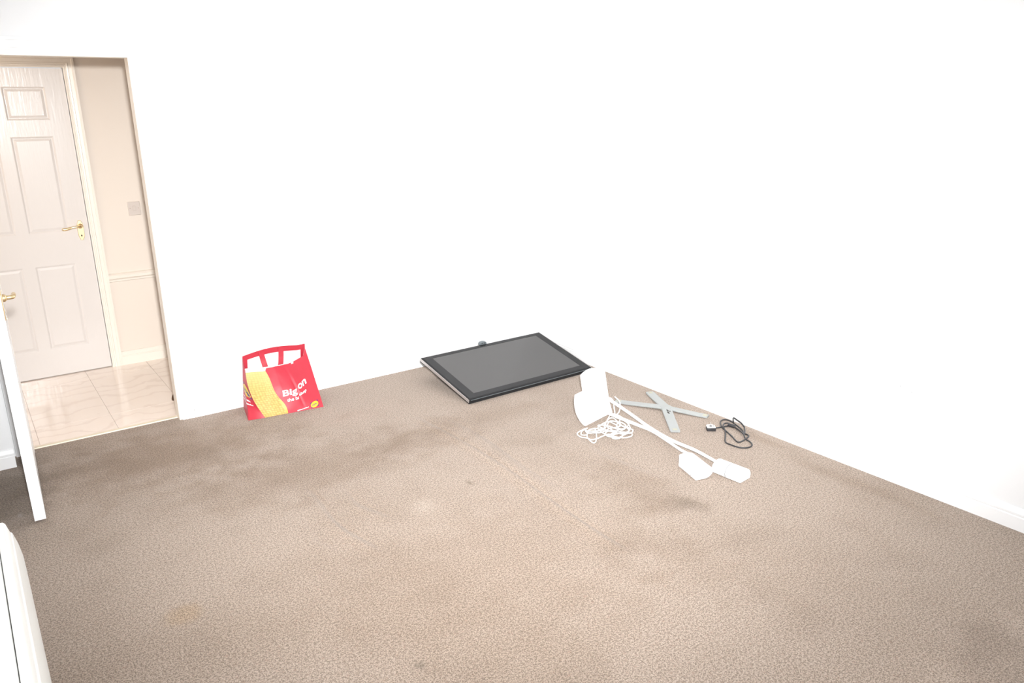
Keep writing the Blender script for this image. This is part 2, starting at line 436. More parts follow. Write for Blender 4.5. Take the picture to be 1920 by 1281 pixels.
for nm, p, n_ in (('mark', (-2.38, WY, 1.089), (0, -1, 0)), ('mark', (-2.365, WY, 1.092), (0, -1, 0))):
    bm = bmesh.new(); cyl(bm, p, n_, 0.0025, 0.0012, 8); obj(nm, bm, M['seam'], wb_)
for p in ((WY, -0.327, 0.453), (WY, -2.83, 0.475), (WY, -2.885, 0.462)):
    bm = bmesh.new(); cyl(bm, p, (-1, 0, 0), 0.003, 0.0012, 8); obj('mark', bm, M['seam'], wr)

# ------------------------------------------------------------------ the hallway
HY, HXL, HXR, HZ = 1.34, -4.25, -1.15, 2.42
hdx0, hdx1 = -3.456, -2.694
wh = obj('wall_hall', boxes((HXL, hdx0 - 0.006, HY, HY + 0.1, 0, HZ), (hdx1 + 0.006, HXR, HY, HY + 0.1, 0, HZ),
                            (hdx0 - 0.006, hdx1 + 0.006, HY, HY + 0.1, 1.996, HZ)), M['hallwall'])
struct(obj('wall_hall_left', boxes((HXL - 0.1, HXL, 0.09, HY + 0.1, 0, HZ)), M['hallwall']), 'left end wall of the hallway', 'wall')
struct(obj('wall_hall_right', boxes((HXR, HXR + 0.1, 0.09, HY + 0.1, 0, HZ)), M['hallwall']), 'right end wall of the hallway', 'wall')
struct(wh, 'cream painted hallway wall seen through the doorway', 'wall')
struct(obj('ceiling_hall', boxes((HXL, HXR, 0.09, HY, HZ, HZ + 0.1)), M['ceiling']), 'hallway ceiling', 'ceiling')
fh = obj('floor_hall', boxes((HXL, HXR, 0.068, HY + 0.1, -0.05, -0.0035)), M['grout'])
struct(fh, 'marble tiled hallway floor', 'floor')
xs = [HXL, -4.03, -3.642, -3.253, -2.864, -2.474, -2.085, -1.696, -1.307]
ys = [0.092, 0.355, 1.135, HY + 0.03]
for i in range(len(xs) - 1):
    for j in range(len(ys) - 1):
        g = 0.0009
        obj('tile', boxes((xs[i] + g, xs[i + 1] - g, ys[j] + g, ys[j + 1] - g, -0.012, 0.0)), M['marble'], fh)
casing('trim_4', hdx0 - 0.004, hdx1 + 0.004, 1.993, HY, M['cream_gloss'], 'cream moulded architrave around the hallway door')
skirting('baseboard_hall', (hdx1 + 0.0695, HY, 0), (HXR, HY, 0), (0, -1, 0), M['cream_gloss'], 'cream skirting board in the hallway')
t5 = bmesh.new()
prism(t5, [(hdx1 + 0.0695, HY - d, z) for d, z in ((0, 0.595), (0.010, 0.600), (0.012, 0.612), (0.024, 0.622), (0.026, 0.640), (0.016, 0.650), (0, 0.655))],
      (HXR - hdx1 - 0.0695, 0, 0))
struct(obj('trim_5', t5, M['cream_gloss']), 'cream dado rail on the hallway wall', 'dado rail')

def panel_door(name, w, h, t, panels, mtx, m, label, both=True):
    """leaf in local coordinates: x across, front face y=0, thickness +y"""
    root = bpy.data.objects.new(name, None); COL.objects.link(root); root.location = mtx @ Vector((w / 2, t / 2, 0))
    struct(root, label, 'door')
    gx = sorted({0, w} | {a for p in panels for a in p[:2]}); gz = sorted({0, h} | {a for p in panels for a in p[2:]})
    bm = bmesh.new()
    def inside(x0, x1, z0, z1): return any(p[0] - 1e-6 <= x0 and x1 <= p[1] + 1e-6 and p[2] - 1e-6 <= z0 and z1 <= p[3] + 1e-6 for p in panels)
    vc = {}
    def V(x, y, z):
        k = (round(x, 5), round(y, 5), round(z, 5))
        if k not in vc: vc[k] = bm.verts.new(mtx @ Vector((x, y, z)))
        return vc[k]
    for y in (0, t):
        for a, b in zip(gx[:-1], gx[1:]):
            for c, d in zip(gz[:-1], gz[1:]):
                if inside(a, b, c, d): continue
                bm.faces.new((V(a, y, c), V(b, y, c), V(b, y, d), V(a, y, d)))
    for a, b in zip(gx[:-1], gx[1:]):
        for z in (0, h): bm.faces.new((V(a, 0, z), V(b, 0, z), V(b, t, z), V(a, t, z)))
    for c, d in zip(gz[:-1], gz[1:]):
        for x in (0, w): bm.faces.new((V(x, 0, c), V(x, 0, d), V(x, t, d), V(x, t, c)))
    leaf = obj('leaf', bm, m, root)
    for p in panels:
        for y0, s in ((0, 1), (t, -1)):
            bm = bmesh.new(); rings = []
            for ins, dep in ((0, 0), (0.005, 0.002), (0.010, 0.0055), (0.014, 0.0055), (0.028, 0.0015)):
                rings.append([bm.verts.new(mtx @ Vector((x, y0 + s * dep, z))) for x, z in
                              ((p[0] + ins, p[2] + ins), (p[1] - ins, p[2] + ins), (p[1] - ins, p[3] - ins), (p[0] + ins, p[3] - ins))])
            for a, b in zip(rings[:-1], rings[1:]):
                for i in range(4): bm.faces.new((a[i], a[(i + 1) % 4], b[(i + 1) % 4], b[i]))
            bm.faces.new(rings[-1]); obj('panel', bm, m, leaf)
    return root, leaf

def lever_handle(parent, mtx, th=0.006):
    """local: x across the leaf (lever points -x), y=0 face, -y outwards, z up; origin at the spindle"""
    out = []
    for k in range(40):
        a = 2 * math.pi * k / 40
        z = 0.066 * math.sin(a); q = abs(math.sin(a))
        wdt = 0.019 if q < 0.80 else (0.014 if q < 0.9 else 0.017)
        c = math.cos(a)
        x = wdt * (abs(c) ** 0.45) * (1 if c >= 0 else -1)
        out.append((x, z - 0.028))
    bm = bmesh.new(); prism(bm, [mtx @ Vector((x, -0.0005, z)) for x, z in out], (mtx.to_3x3() @ Vector((0, -th, 0))))
    hp = obj('handle', bm, M['brass'], parent, bevel=0.002)
    bm = bmesh.new(); tube(bm, [mtx @ Vector(p) for p in ((0, -0.006, 0), (0, -0.014, 0), (0, -0.020, 0))], [0.017, 0.015, 0.011], 16)
    tube(bm, [mtx @ p for p in catmull([(0, -0.02, 0), (0, -0.034, 0), (-0.008, -0.044, 0), (-0.03, -0.046, 0.001), (-0.06, -0.044, -0.004), (-0.09, -0.046, -0.010), (-0.112, -0.046, -0.008)], 4)],
         [0.009] * 8 + [0.0075] * 9 + [0.0085] * 7 + [0.005], 12)
    obj('lever', bm, M['brass'], hp, smooth=True)
    bm = bmesh.new(); cyl(bm, mtx @ Vector((0, -0.0066, -0.062)), mtx.to_3x3() @ Vector((0, -1, 0)), 0.0045, 0.0006, 12)
    box(bm, -0.002, 0.002, -0.0072, -0.0066, -0.072, -0.062, mtx)
    obj('keyhole', bm, M['dark'], hp)
    for z in (0.032, -0.088):
        bm = bmesh.new(); cyl(bm, mtx @ Vector((0, -0.0066, z)), mtx.to_3x3() @ Vector((0, -1, 0)), 0.0035, 0.001, 10)
        obj('screw', bm, M['brass'], hp)

PX = ((0.112, 0.347), (0.415, 0.650))
PZ = ((0.185, 0.750), (0.965, 1.572), (1.672, 1.872))
panels6 = [(a, b, c, d) for a, b in PX for c, d in PZ]
mt = Matrix.Translation((hdx0, HY, 0.006))
d2, leaf2 = panel_door('door_2', 0.762, 1.984, 0.04, panels6, mt, M['door'], 'closed cream six-panel door across the hallway')
lever_handle(leaf2, Matrix.Translation((-2.742, HY, 0.998)))

# the open room door: leaf turned a little past square into the room
nearR = Vector((-3.318, -0.847, 0.012)); hingeR = Vector((-3.288, -0.030, 0.012))
dirx = (hingeR - nearR).normalized(); lw = (hingeR - nearR).length
out_r = Vector((dirx.y, -dirx.x, 0))           # outward of the right face
mt1 = Matrix(((dirx.x, -out_r.x, 0, nearR.x), (dirx.y, -out_r.y, 0, nearR.y), (0, 0, 1, nearR.z), (0, 0, 0, 1)))
s_ = lw / 0.762
panels1 = [(a * s_, b * s_, c, d) for a, b in PX for c, d in PZ]
d1, leaf1 = panel_door('door_1', lw, 1.965, 0.044, panels1, mt1, M['gloss'], 'white room door standing wide open, seen edge on')
mh = mt1 @ Matrix.Translation((0.055, 0, 0.99))
mh = mh @ Matrix(((-1, 0, 0, 0), (0, 1, 0, 0), (0, 0, 1, 0), (0, 0, 0, 1)))
lever_handle(leaf1, mh, 0.003)
mh2 = mt1 @ Matrix.Translation((0.055, 0.044, 0.99)) @ Matrix(((-1, 0, 0, 0), (0, -1, 0, 0), (0, 0, 1, 0), (0, 0, 0, 1)))
lever_handle(leaf1, mh2)

# switch plate on the hallway wall
sw = thing('light_switch', 'small square switch plate on the cream hallway wall', 'switch', (-2.398, HY, 1.04))
pl = obj('plate', boxes((-2.437, -2.359, HY - 0.008, HY - 0.0002, 1.040, 1.132)), M['plate'], sw, bevel=0.003)
for x in (-2.424, -2.372):
    bm = bmesh.new(); cyl(bm, (x, HY - 0.0078, 1.088), (0, -1, 0), 0.0035, 0.001, 10); obj('screw', bm, M['grout'], pl)
obj('rocker', boxes((-2.408, -2.388, HY - 0.012, HY - 0.007, 1.072, 1.104)), M['plate'], sw, bevel=0.002)

# brown stop on the tiles beside the jamb
bm = bmesh.new()
tube(bm, [Vector((-2.488, 0.385, z)) for z in (0.0, 0.006, 0.02, 0.032, 0.038)], [0.024, 0.024, 0.021, 0.015, 0.006], 16)
tag(obj('door_stop', bm, M['brown'], smooth=True), 'small brown stop on the hallway tiles beside the door frame', 'door stop')

# ------------------------------------------------------------------ radiator along the left wall
RY0, RY1 = -2.27, -3.85
rad = thing('radiator', 'white panel radiator along the left wall in the near corner', 'radiator', (-3.52, -3.0, 0.1))
bm = bmesh.new()
prism(bm, [(x, RY0, z) for x, z in ((-3.4675, 0.695), (-3.4675, 0.701), (-3.452, 0.700), (-3.4475, 0.694), (-3.4405, 0.667), (-3.4365, 0.6645), (-3.4285, 0.630), (-3.4235, 0.59), (-3.4225, 0.54), (-3.4225, 0.11), (-3.436, 0.10), (-3.452, 0.10), (-3.452, 0.690))], (0, RY1 - RY0, 0))
obj('front_panel', bm, M['radiator'], rad, bevel=0.0015)
bm = boxes((-3.575, -3.4692, RY1, RY0, 0.684, 0.700)); obj('top_cover', bm, M['radiator'], rad, bevel=0.003)
bm = boxes((-3.575, -3.560, RY1, RY0, 0.10, 0.683)); obj('back_panel', bm, M['radiator'], rad, bevel=0.003)
bm = boxes((-3.5595, -3.4525, RY0 - 0.004, RY0 - 0.001, 0.10, 0.683)); obj('end_cover', bm, M['radiator'], rad)
for yy in (-2.5, -3.6):
    obj('bracket', boxes((XL + 0.001, -3.576, yy - 0.02, yy + 0.02, 0.2, 0.6)), M['radiator'], rad)

# ------------------------------------------------------------------ flat television lying in the far corner
yaw, tilt, TW, TH, TT = 0.0095, 0.1972, 0.9906, 0.5965, 0.033
tu = Vector((math.cos(yaw), math.sin(yaw), 0))
tv_ = Vector((-math.sin(yaw) * math.cos(tilt), math.cos(yaw) * math.cos(tilt), math.sin(tilt)))
tn = tu.cross(tv_)
TO = Vector((-1.0701, -0.8024, 0.0343))
TM = Matrix(((tu.x, tv_.x, tn.x, TO.x), (tu.y, tv_.y, tn.y, TO.y), (tu.z, tv_.z, tn.z, TO.z), (0, 0, 0, 1)))
tv = thing('television', 'black flat-screen television lying face up in the corner', 'television', (-0.57, -0.5, 0))
bl, br, bf, bk = 0.066, 0.060, 0.054, 0.040
bm = bmesh.new(); rings = []
for a, n_, ch in ((0.0, -TT, 0), (0.0, -0.012, 0), (0.004, -0.0035, 0), (0.010, 0.0, 0), (None, 0.0, 0), (None, -0.0015, 0)):
    if a is not None: r = (a, TW - a, a, TH - a)
    else: r = (bl, TW - br, bf, TH - bk)
    rings.append([bm.verts.new(TM @ Vector((x, y, n_))) for x, y in ((r[0], r[2]), (r[1], r[2]), (r[1], r[3]), (r[0], r[3]))])
for a, b in zip(rings[:-1], rings[1:]):
    for i in range(4): bm.faces.new((a[i], a[(i + 1) % 4], b[(i + 1) % 4], b[i]))
bm.faces.new(rings[0])
obj('bezel', bm, M['bezel'], tv)
bm = bmesh.new(); box(bm, bl, TW - br, bf, TH - bk, -0.006, -0.0014, TM); obj('screen', bm, M['screen'], tv)
for x0, x1 in ((-0.003, -0.0002), (TW + 0.0002, TW + 0.003)):
    bm = bmesh.new(); box(bm, x0, x1, 0.002, TH - 0.002, -0.024, -0.005, TM); obj('side_trim', bm, M['tv_side'], tv)
bm = bmesh.new(); box(bm, 0.012, TW - 0.012, -0.0022, -0.0002, -0.0105, -0.0075, TM); obj('front_highlight', bm, M['grey_clip'], tv)  # grey strip painted in for the highlight along the bevelled near edge
bm = bmesh.new()
prism(bm, [TM @ Vector((0.14, v, n_)) for v, n_ in ((0.24, -TT - 0.0003), (0.585, -TT - 0.0003), (0.583, -0.143), (0.30, -0.088))], tu * (TW - 0.28))
obj('rear_housing', bm, M['black_plastic'], tv, bevel=0.006)
bm = bmesh.new()
prof = [(0.468, -0.006), (0.468, 0.006), (0.474, 0.013), (0.486, 0.0165), (0.504, 0.0165), (0.518, 0.013), (0.524, 0.006), (0.524, -0.006)]
prism(bm, [TM @ Vector((x, 0.590, n_ + 0.001)) for x, n_ in prof], tv_ * 0.024)
cl = obj('stand_mount', bm, M['grey_clip'], tv, bevel=0.002)
bm = bmesh.new()
for x in (0.486, 0.506): cyl(bm, TM @ Vector((x, 0.5900, 0.008)), -tv_, 0.004, 0.001, 10)
obj('socket', bm, M['dark'], cl)

# ------------------------------------------------------------------ grey four-armed metal stand base on the carpet
xb = thing('stand_base', 'flat grey metal four-armed stand base lying beside the right wall', 'stand base', (-0.18, -1.572, 0))
XC = Vector((-0.182, -1.572, 0.0))
def arm(end, w0, w1, lift):
    e = Vector((end[0], end[1], 0)); d = (e - XC).normalized(); s = Vector((-d.y, d.x, 0)); Ln = (e - XC).length
    bm = bmesh.new(); rings = []
    for k, t in enumerate((0.0, 0.25, 0.5, 0.75, 0.96, 1.0)):
        w = (w0 + (w1 - w0) * t) / 2 * (0.86 if k == 5 else 1); z = 0.003 + lift * (1 - t) ** 1.5
        c = XC + d * (Ln * t)
        rings.append([bm.verts.new(c + s * a + Vector((0, 0, z + b))) for a, b in ((-w, 0), (-w, 0.005), (-w * 0.8, 0.008), (w * 0.8, 0.008), (w, 0.005), (w, 0))])
    for a, b in zip(rings[:-1], rings[1:]):
        for i in range(6): bm.faces.new((a[i], b[i], b[(i + 1) % 6], a[(i + 1) % 6]))
    bm.faces.new(rings[0]); bm.faces.new(rings[-1])
    o = obj('arm', bm, M['alu'], xb)
    bm = bmesh.new(); c = XC + d * (Ln * 0.93)
    prism(bm, [c + s * a + d * b + Vector((0, 0, 0.0112 + lift * 0.018)) for a, b in ((-0.012, -0.012), (0.012, -0.012), (0.012, 0.012), (-0.012, 0.012))], (0, 0, 0.001))
    obj('pad', bm, M['yellow_pad'], o)
    return d, s
arm((-0.335, -1.300), 0.058, 0.052, 0.010)
arm((-0.075, -1.802), 0.052, 0.050, 0.010)
arm((-0.060, -1.316), 0.056, 0.056, 0.010)
dd, ss = arm((-0.389, -1.843), 0.058, 0.056, 0.010)
bm = bmesh.new(); cyl(bm, XC + Vector((0, 0, 0.003)), (0, 0, 1), 0.034, 0.0178, 28); obj('hub', bm, M['alu'], xb, bevel=0.002)
random.seed(11)
for k in range(6):
    bm = bmesh.new(); a, b = random.uniform(-0.014, 0.014), 0.050 + 0.009 * k
    cyl(bm, XC + dd * b + ss * a + Vector((0, 0, 0.0182 - 0.026 * (b - 0.05))), (0, 0, 1), 0.0055, 0.0012, 10)
    obj('screw_hole', bm, M['dark'], xb)

# ------------------------------------------------------------------ black power cord with plug
cordA = [(-0.185, -1.945, 0.014), (-0.165, -1.945, 0.008), (-0.129, -1.946, 0.005), (-0.109, -1.955, 0.005), (-0.092, -1.959, 0.005)]
cordB = [(-0.078, -1.996, 0.005), (-0.086, -2.022, 0.005), (-0.095, -2.047, 0.005), (-0.107, -2.078, 0.005), (-0.103, -2.092, 0.005), (-0.111, -2.117, 0.005), (-0.16, -2.133, 0.005), (-0.198, -2.139, 0.005), (-0.221, -2.135, 0.005), (-0.213, -2.109, 0.005), (-0.187, -2.065, 0.005), (-0.156, -1.999, 0.005), (-0.131, -1.95, 0.005), (-0.09, -1.904, 0.005), (-0.056, -1.884, 0.005), (-0.03, -1.889, 0.005), (-0.023, -1.912, 0.005), (-0.03, -1.944, 0.005), (-0.06, -1.995, 0.012), (-0.084, -2.047, 0.012), (-0.106, -2.076, 0.012), (-0.136, -2.104, 0.012), (-0.155, -2.131, 0.005), (-0.166, -2.166, 0.005), (-0.184, -2.195, 0.005), (-0.207, -2.209, 0.005), (-0.235, -2.209, 0.005), (-0.259, -2.196, 0.005), (-0.274, -2.169, 0.005), (-0.278, -2.135, 0.005), (-0.275, -2.095, 0.005), (-0.225, -2.051, 0.005), (-0.168, -2.004, 0.005), (-0.128, -1.956, 0.012), (-0.099, -1.936, 0.012), (-0.074, -1.94, 0.012), (-0.076, -1.965, 0.012), (-0.09, -2.013, 0.012), (-0.107, -2.058, 0.012), (-0.123, -2.092, 0.012), (-0.096, -2.078, 0.012), (-0.046, -2.035, 0.012)]
loopP = [(-0.05, -2.038, 0.014), (-0.045, -2.012, 0.028), (-0.04, -1.977, 0.035), (-0.035, -1.949, 0.037), (-0.054, -1.963, 0.03), (-0.046, -1.958, 0.012)]
pc = thing('power_cord', 'black mains power cord in loose loops with a three-pin plug', 'power cord', (-0.16, -2.0, 0))
pm = Matrix.Translation((-0.203, -1.930, 0)) @ Matrix.Rotation(math.radians(-38), 4, 'Z')
bm = bmesh.new()
prism(bm, [pm @ Vector(p) for p in ((-0.025, -0.024, 0.0015), (0.025, -0.024, 0.0015), (0.025, 0.014, 0.0015), (0.014, 0.026, 0.0015), (-0.014, 0.026, 0.0015), (-0.025, 0.014, 0.0015))], (0, 0, 0.020))
pb = obj('plug', bm, M['black_plastic'], pc, bevel=0.004)
bm = bmesh.new()
prism(bm, [pm @ Vector(p) for p in ((-0.023, -0.022, 0.0216), (0.023, -0.022, 0.0216), (0.023, 0.013, 0.0216), (0.013, 0.024, 0.0216), (-0.013, 0.024, 0.0216), (-0.023, 0.013, 0.0216))], (0, 0, 0.002))
obj('plug_face', bm, M['white_plastic'], pb)
for x0, x1, y0, y1, z1 in ((-0.002, 0.002, 0.006, 0.014, 0.046), (-0.0145, -0.0085, -0.012, -0.008, 0.041), (0.0085, 0.0145, -0.012, -0.008, 0.041)):
    bm = bmesh.new(); box(bm, x0, x1, y0, y1, 0.0236, z1 - 0.006, pm); obj('pin', bm, M['tv_side'], pb, bevel=0.001)
bm = bmesh.new(); box(bm, -0.008, 0.006, -0.006, 0.002, 0.0236, 0.0262, pm); obj('fuse_cover', bm, M['black_plastic'], pb)
bm = bmesh.new(); tube(bm, catmull(cordA, 5), 0.0040, 8); obj('cable', bm, M['black_plastic'], pc, smooth=True)
bm = bmesh.new(); pts = catmull(cordB + loopP, 5); tube(bm, [Vector((p.x, p.y, max(p.z, 0.0045))) for p in pts], 0.0040, 8)
obj('cable', bm, M['black_plastic'], pc, smooth=True)
bm = bmesh.new(); a, b = Vector((-0.090, -1.955, 0.011)), Vector((-0.077, -1.998, 0.011))
tube(bm, [a, a + (b - a) * 0.1, a + (b - a) * 0.35, a + (b - a) * 0.8, b], [0.004, 0.009, 0.0095, 0.0095, 0.006], 12)
obj('connector', bm, M['black_plastic'], pc, smooth=True)

# ------------------------------------------------------------------ two white speaker stands lying on the carpet
P1 = [(-0.456, -1.323, 0.06), (-0.442, -1.383, 0.055), (-0.469, -1.56, 0.045), (-0.518, -1.778, 0.04), (-0.561, -1.976, 0.05), (-0.557, -2.119, 0.05), (-0.558, -2.207, 0.045), (-0.559, -2.269, 0.04)]
P2 = [(-0.573, -1.457, 0.05), (-0.562, -1.57, 0.045), (-0.529, -1.666, 0.03), (-0.499, -1.769, 0.016), (-0.527, -1.907, 0.016), (-0.579, -2.049, 0.03), (-0.601, -2.123, 0.04)]
W1 = [(-0.511, -1.444, 0.007), (-0.612, -1.519, 0.004), (-0.653, -1.564, 0.004), (-0.693, -1.563, 0.007), (-0.713, -1.54, 0.012), (-0.754, -1.542, 0.014), (-0.792, -1.569, 0.012), (-0.808, -1.578, 0.008), (-0.825, -1.562, 0.004), (-0.817, -1.544, 0.005), (-0.784, -1.52, 0.009), (-0.76, -1.519, 0.014), (-0.745, -1.481, 0.016), (-0.8, -1.519, 0.013), (-0.834, -1.532, 0.008), (-0.847, -1.558, 0.004), (-0.847, -1.588, 0.006), (-0.832, -1.615, 0.011), (-0.845, -1.653, 0.017), (-0.849, -1.685, 0.018), (-0.823, -1.674, 0.014), (-0.77, -1.619, 0.007), (-0.719, -1.554, 0.004), (-0.726, -1.536, 0.007), (-0.763, -1.542, 0.013), (-0.812, -1.589, 0.019), (-0.833, -1.62, 0.02), (-0.828, -1.646, 0.014), (-0.789, -1.649, 0.007), (-0.737, -1.641, 0.004), (-0.699, -1.647, 0.008), (-0.701, -1.695, 0.016), (-0.686, -1.724, 0.022), (-0.659, -1.742, 0.022), (-0.62, -1.738, 0.014), (-0.591, -1.705, 0.007), (-0.613, -1.694, 0.004), (-0.64, -1.677, 0.01), (-0.689, -1.666, 0.019), (-0.72, -1.654, 0.025), (-0.721, -1.607, 0.023), (-0.696, -1.547, 0.014), (-0.639, -1.517, 0.006), (-0.588, -1.509, 0.005), (-0.581, -1.55, 0.012), (-0.6, -1.608, 0.022), (-0.653, -1.652, 0.028), (-0.678, -1.623, 0.024), (-0.675, -1.582, 0.014), (-0.621, -1.522, 0.005), (-0.545, -1.479, 0.005), (-0.529, -1.496, 0.014), (-0.555, -1.56, 0.025), (-0.589, -1.612, 0.03)]
W2 = [(-0.498, -1.49, 0.004), (-0.502, -1.53, 0.004), (-0.521, -1.575, 0.007), (-0.526, -1.603, 0.011), (-0.555, -1.649, 0.013), (-0.583, -1.691, 0.011), (-0.582, -1.707, 0.007), (-0.613, -1.728, 0.004), (-0.64, -1.722, 0.005), (-0.681, -1.729, 0.009), (-0.722, -1.748, 0.013), (-0.75, -1.738, 0.015), (-0.743, -1.71, 0.012), (-0.717, -1.678, 0.007), (-0.694, -1.673, 0.004), (-0.669, -1.702, 0.005), (-0.678, -1.729, 0.01), (-0.724, -1.741, 0.016), (-0.745, -1.715, 0.017), (-0.754, -1.685, 0.013), (-0.731, -1.647, 0.007), (-0.69, -1.637, 0.004), (-0.659, -1.666, 0.006), (-0.642, -1.709, 0.012), (-0.616, -1.712, 0.018), (-0.595, -1.669, 0.019), (-0.599, -1.632, 0.014), (-0.636, -1.625, 0.007), (-0.664, -1.609, 0.004), (-0.708, -1.625, 0.007), (-0.754, -1.631, 0.015), (-0.786, -1.617, 0.02), (-0.818, -1.599, 0.02), (-0.793, -1.547, 0.014), (-0.793, -1.567, 0.007), (-0.769, -1.584, 0.004), (-0.744, -1.602, 0.009), (-0.709, -1.613, 0.017), (-0.709, -1.561, 0.023), (-0.677, -1.568, 0.021), (-0.655, -1.598, 0.014), (-0.641, -1.646, 0.006), (-0.62, -1.67, 0.004), (-0.576, -1.646, 0.01), (-0.569, -1.609, 0.019), (-0.584, -1.594, 0.025), (-0.626, -1.623, 0.022), (-0.632, -1.661, 0.014), (-0.598, -1.663, 0.006), (-0.549, -1.637, 0.005), (-0.537, -1.598, 0.012), (-0.541, -1.568, 0.022), (-0.588, -1.604, 0.027), (-0.603, -1.649, 0.023), (-0.585, -1.668, 0.013), (-0.592, -1.693, 0.005), (-0.645, -1.707, 0.005), (-0.686, -1.688, 0.014), (-0.685, -1.646, 0.025), (-0.678, -1.604, 0.029), (-0.614, -1.553, 0.024), (-0.581, -1.566, 0.013), (-0.572, -1.598, 0.005)]
W1 = [(x, min(y, -1.512) if x < -0.66 else y, 0.0046 + 0.0064 * (z - 0.004) / 0.026) for x, y, z in W1]
W2 = [(x, min(y, -1.512) if x < -0.66 else y, 0.0195 + 0.012 * (z - 0.004) / 0.026) for x, y, z in W2]
def tongue(name, O, s, t, w, Ls, sag, th, parent):
    """base plate: straight edge at t=0, shallow arc at the far end"""
    n_ = s.cross(t).normalized()
    if n_.y > 0: n_ = -n_                       # front faces the camera side
    pts = [(-w / 2, 0), (w / 2, 0), (w / 2, Ls)]
    for k in range(1, 16):
        a = k / 16; x = w / 2 - w * a; pts.append((x, Ls + sag * (1 - (2 * a - 1) ** 2)))
    pts.append((-w / 2, Ls))
    bm = bmesh.new(); prism(bm, [O + s * x + t * y for x, y in pts], -n_ * th)
    return obj('base_plate', bm, M['white_plastic'], parent, bevel=0.005, segs=3), n_
def speaker(parent, corner, d, w, Ln, wd, sec, cut):
    """cabinet: section polygon (across, up) swept along d, in two pieces with a seam"""
    d = Vector((d[0], d[1], 0)).normalized(); a = Vector((w[0], w[1], 0)).normalized(); c = Vector(corner)
    P = lambda t: [c + d * t + a * x + Vector((0, 0, z)) for x, z in sec]
    cx = sum(x for x, z in sec) / len(sec); cz = sum(z for x, z in sec) / len(sec)
    bm = bmesh.new(); prism(bm, P(0), d * (cut - 0.0008)); cab = obj('speaker', bm, M['white_plastic'], parent, bevel=0.007, segs=3)
    bm = bmesh.new(); prism(bm, P(cut + 0.0008), d * (Ln - cut - 0.0008)); obj('grille_cover', bm, M['white_plastic'], cab, bevel=0.004, segs=3)
    bm = bmesh.new(); prism(bm, [c + d * (cut - 0.004) + a * (cx + (x - cx) * 0.965) + Vector((0, 0, cz + (z - cz) * 0.965)) for x, z in sec], d * 0.008)
    obj('seam', bm, M['seam'], cab)
rad_ = math.radians
Z = Vector((0, 0, 1))
# stand whose plate stands upright at the back, speaker nearest the right wall
st1 = thing('speaker_stand', 'white speaker stand with upright rear base plate and speaker nearer the black cord', 'speaker stand', (-0.5, -1.8, 0), 'white speaker stands')
h1 = Vector((-0.989, 0.15, 0)); n1 = Vector((-0.15, -0.989, 0))
t1 = (Z * math.cos(rad_(17)) - n1 * math.sin(rad_(17))).normalized()
tongue('base', Vector((-0.469, -1.307, 0.008)) + h1 * 0.010, h1, t1, 0.168, 0.202, 0.030, 0.022, st1)
bm = bmesh.new(); cp = catmull(P1, 8); tube(bm, cp, [0.0100 - 0.0026 * i / (len(cp) - 1) for i in range(len(cp))], 14); obj('pole', bm, M['white_plastic'], st1, smooth=True)
bm = bmesh.new(); a = Vector(P1[0]); b = Vector(P1[1]); dv = (b - a).normalized(); tube(bm, [a - dv * 0.01, a + dv * 0.02, a + dv * 0.03], [0.017, 0.017, 0.012], 16)
obj('collar', bm, M['white_plastic'], st1, smooth=True)
w_ = 0.094; sec2 = [(0.006, 0.002), (w_ - 0.006, 0.002)] + [(w_ * 0.5 + w_ * 0.5 * math.cos(a), 0.022 + 0.040 * math.sin(a)) for a in [math.pi * k / 14 for k in range(15)]]
speaker(st1, (-0.612, -2.283, 0.0), (0.10, -0.995), (0.995, 0.10), 0.163, w_, sec2, 0.078)
# stand whose plate is tipped on its side, speaker further from the wall
st2 = thing('speaker_stand', 'white speaker stand with base plate tipped sideways over the tangled cable', 'speaker stand', (-0.6, -1.8, 0), 'white speaker stands')
h2 = Vector((-0.998, 0.055, 0)); n2 = Vector((-0.055, -0.998, 0))
t2_ = (h2 * math.cos(rad_(11.5)) - Z * math.sin(rad_(11.5))).normalized()
s2_ = (h2 * math.sin(rad_(11.5)) + Z * math.cos(rad_(11.5)))
s2_ = (s2_ * math.cos(rad_(12)) - n2 * math.sin(rad_(12))).normalized()
O2 = Vector((-0.692, -1.493, 0)) + h2 * 0.046 + Z * 0.008 - t2_ * 0.20 + s2_ * 0.096
tongue('base', O2, s2_, t2_, 0.192, 0.20, 0.026, 0.022, st2)
bm = bmesh.new(); cp = catmull(P2, 8); tube(bm, cp, [0.0100 - 0.0026 * i / (len(cp) - 1) for i in range(len(cp))], 14); obj('pole', bm, M['white_plastic'], st2, smooth=True)
bm = bmesh.new(); a = Vector(P2[0]); b = Vector(P2[1]); dv = (b - a).normalized(); tube(bm, [a - dv * 0.01, a + dv * 0.02, a + dv * 0.03], [0.017, 0.017, 0.012], 16)
obj('collar', bm, M['white_plastic'], st2, smooth=True)
sec1 = [(0.0, 0.002), (0.0, 0.070)] + [(0.042 + 0.053 * math.cos(a), 0.038 + 0.036 * math.sin(a)) for a in [math.pi * 0.5 - math.pi * k / 14 for k in range(15)]]
speaker(st2, (-0.690, -2.140, 0.0), (-0.29, -0.957), (0.957, -0.29), 0.165, 0.095, sec1, 0.115)
for st, W, k in ((st1, W1, 1), (st2, W2, 2)):
    bm = bmesh.new(); pts = catmull(W, 5)
    tube(bm, [Vector((p.x, p.y, max(p.z, 0.0040))) for p in pts], 0.0036, 6)
    obj('speaker_cable', bm, M['white_cable'], st, smooth=True)
for a in ([(-0.440, -1.345, 0.07), (-0.430, -1.375, 0.06), (-0.455, -1.42, 0.02), (-0.48, -1.45, 0.007), (-0.511, -1.444, 0.0055)],):
    bm = bmesh.new(); tube(bm, catmull(a, 6), 0.0036, 6); obj('speaker_cable', bm, M['white_cable'], st1, smooth=True)
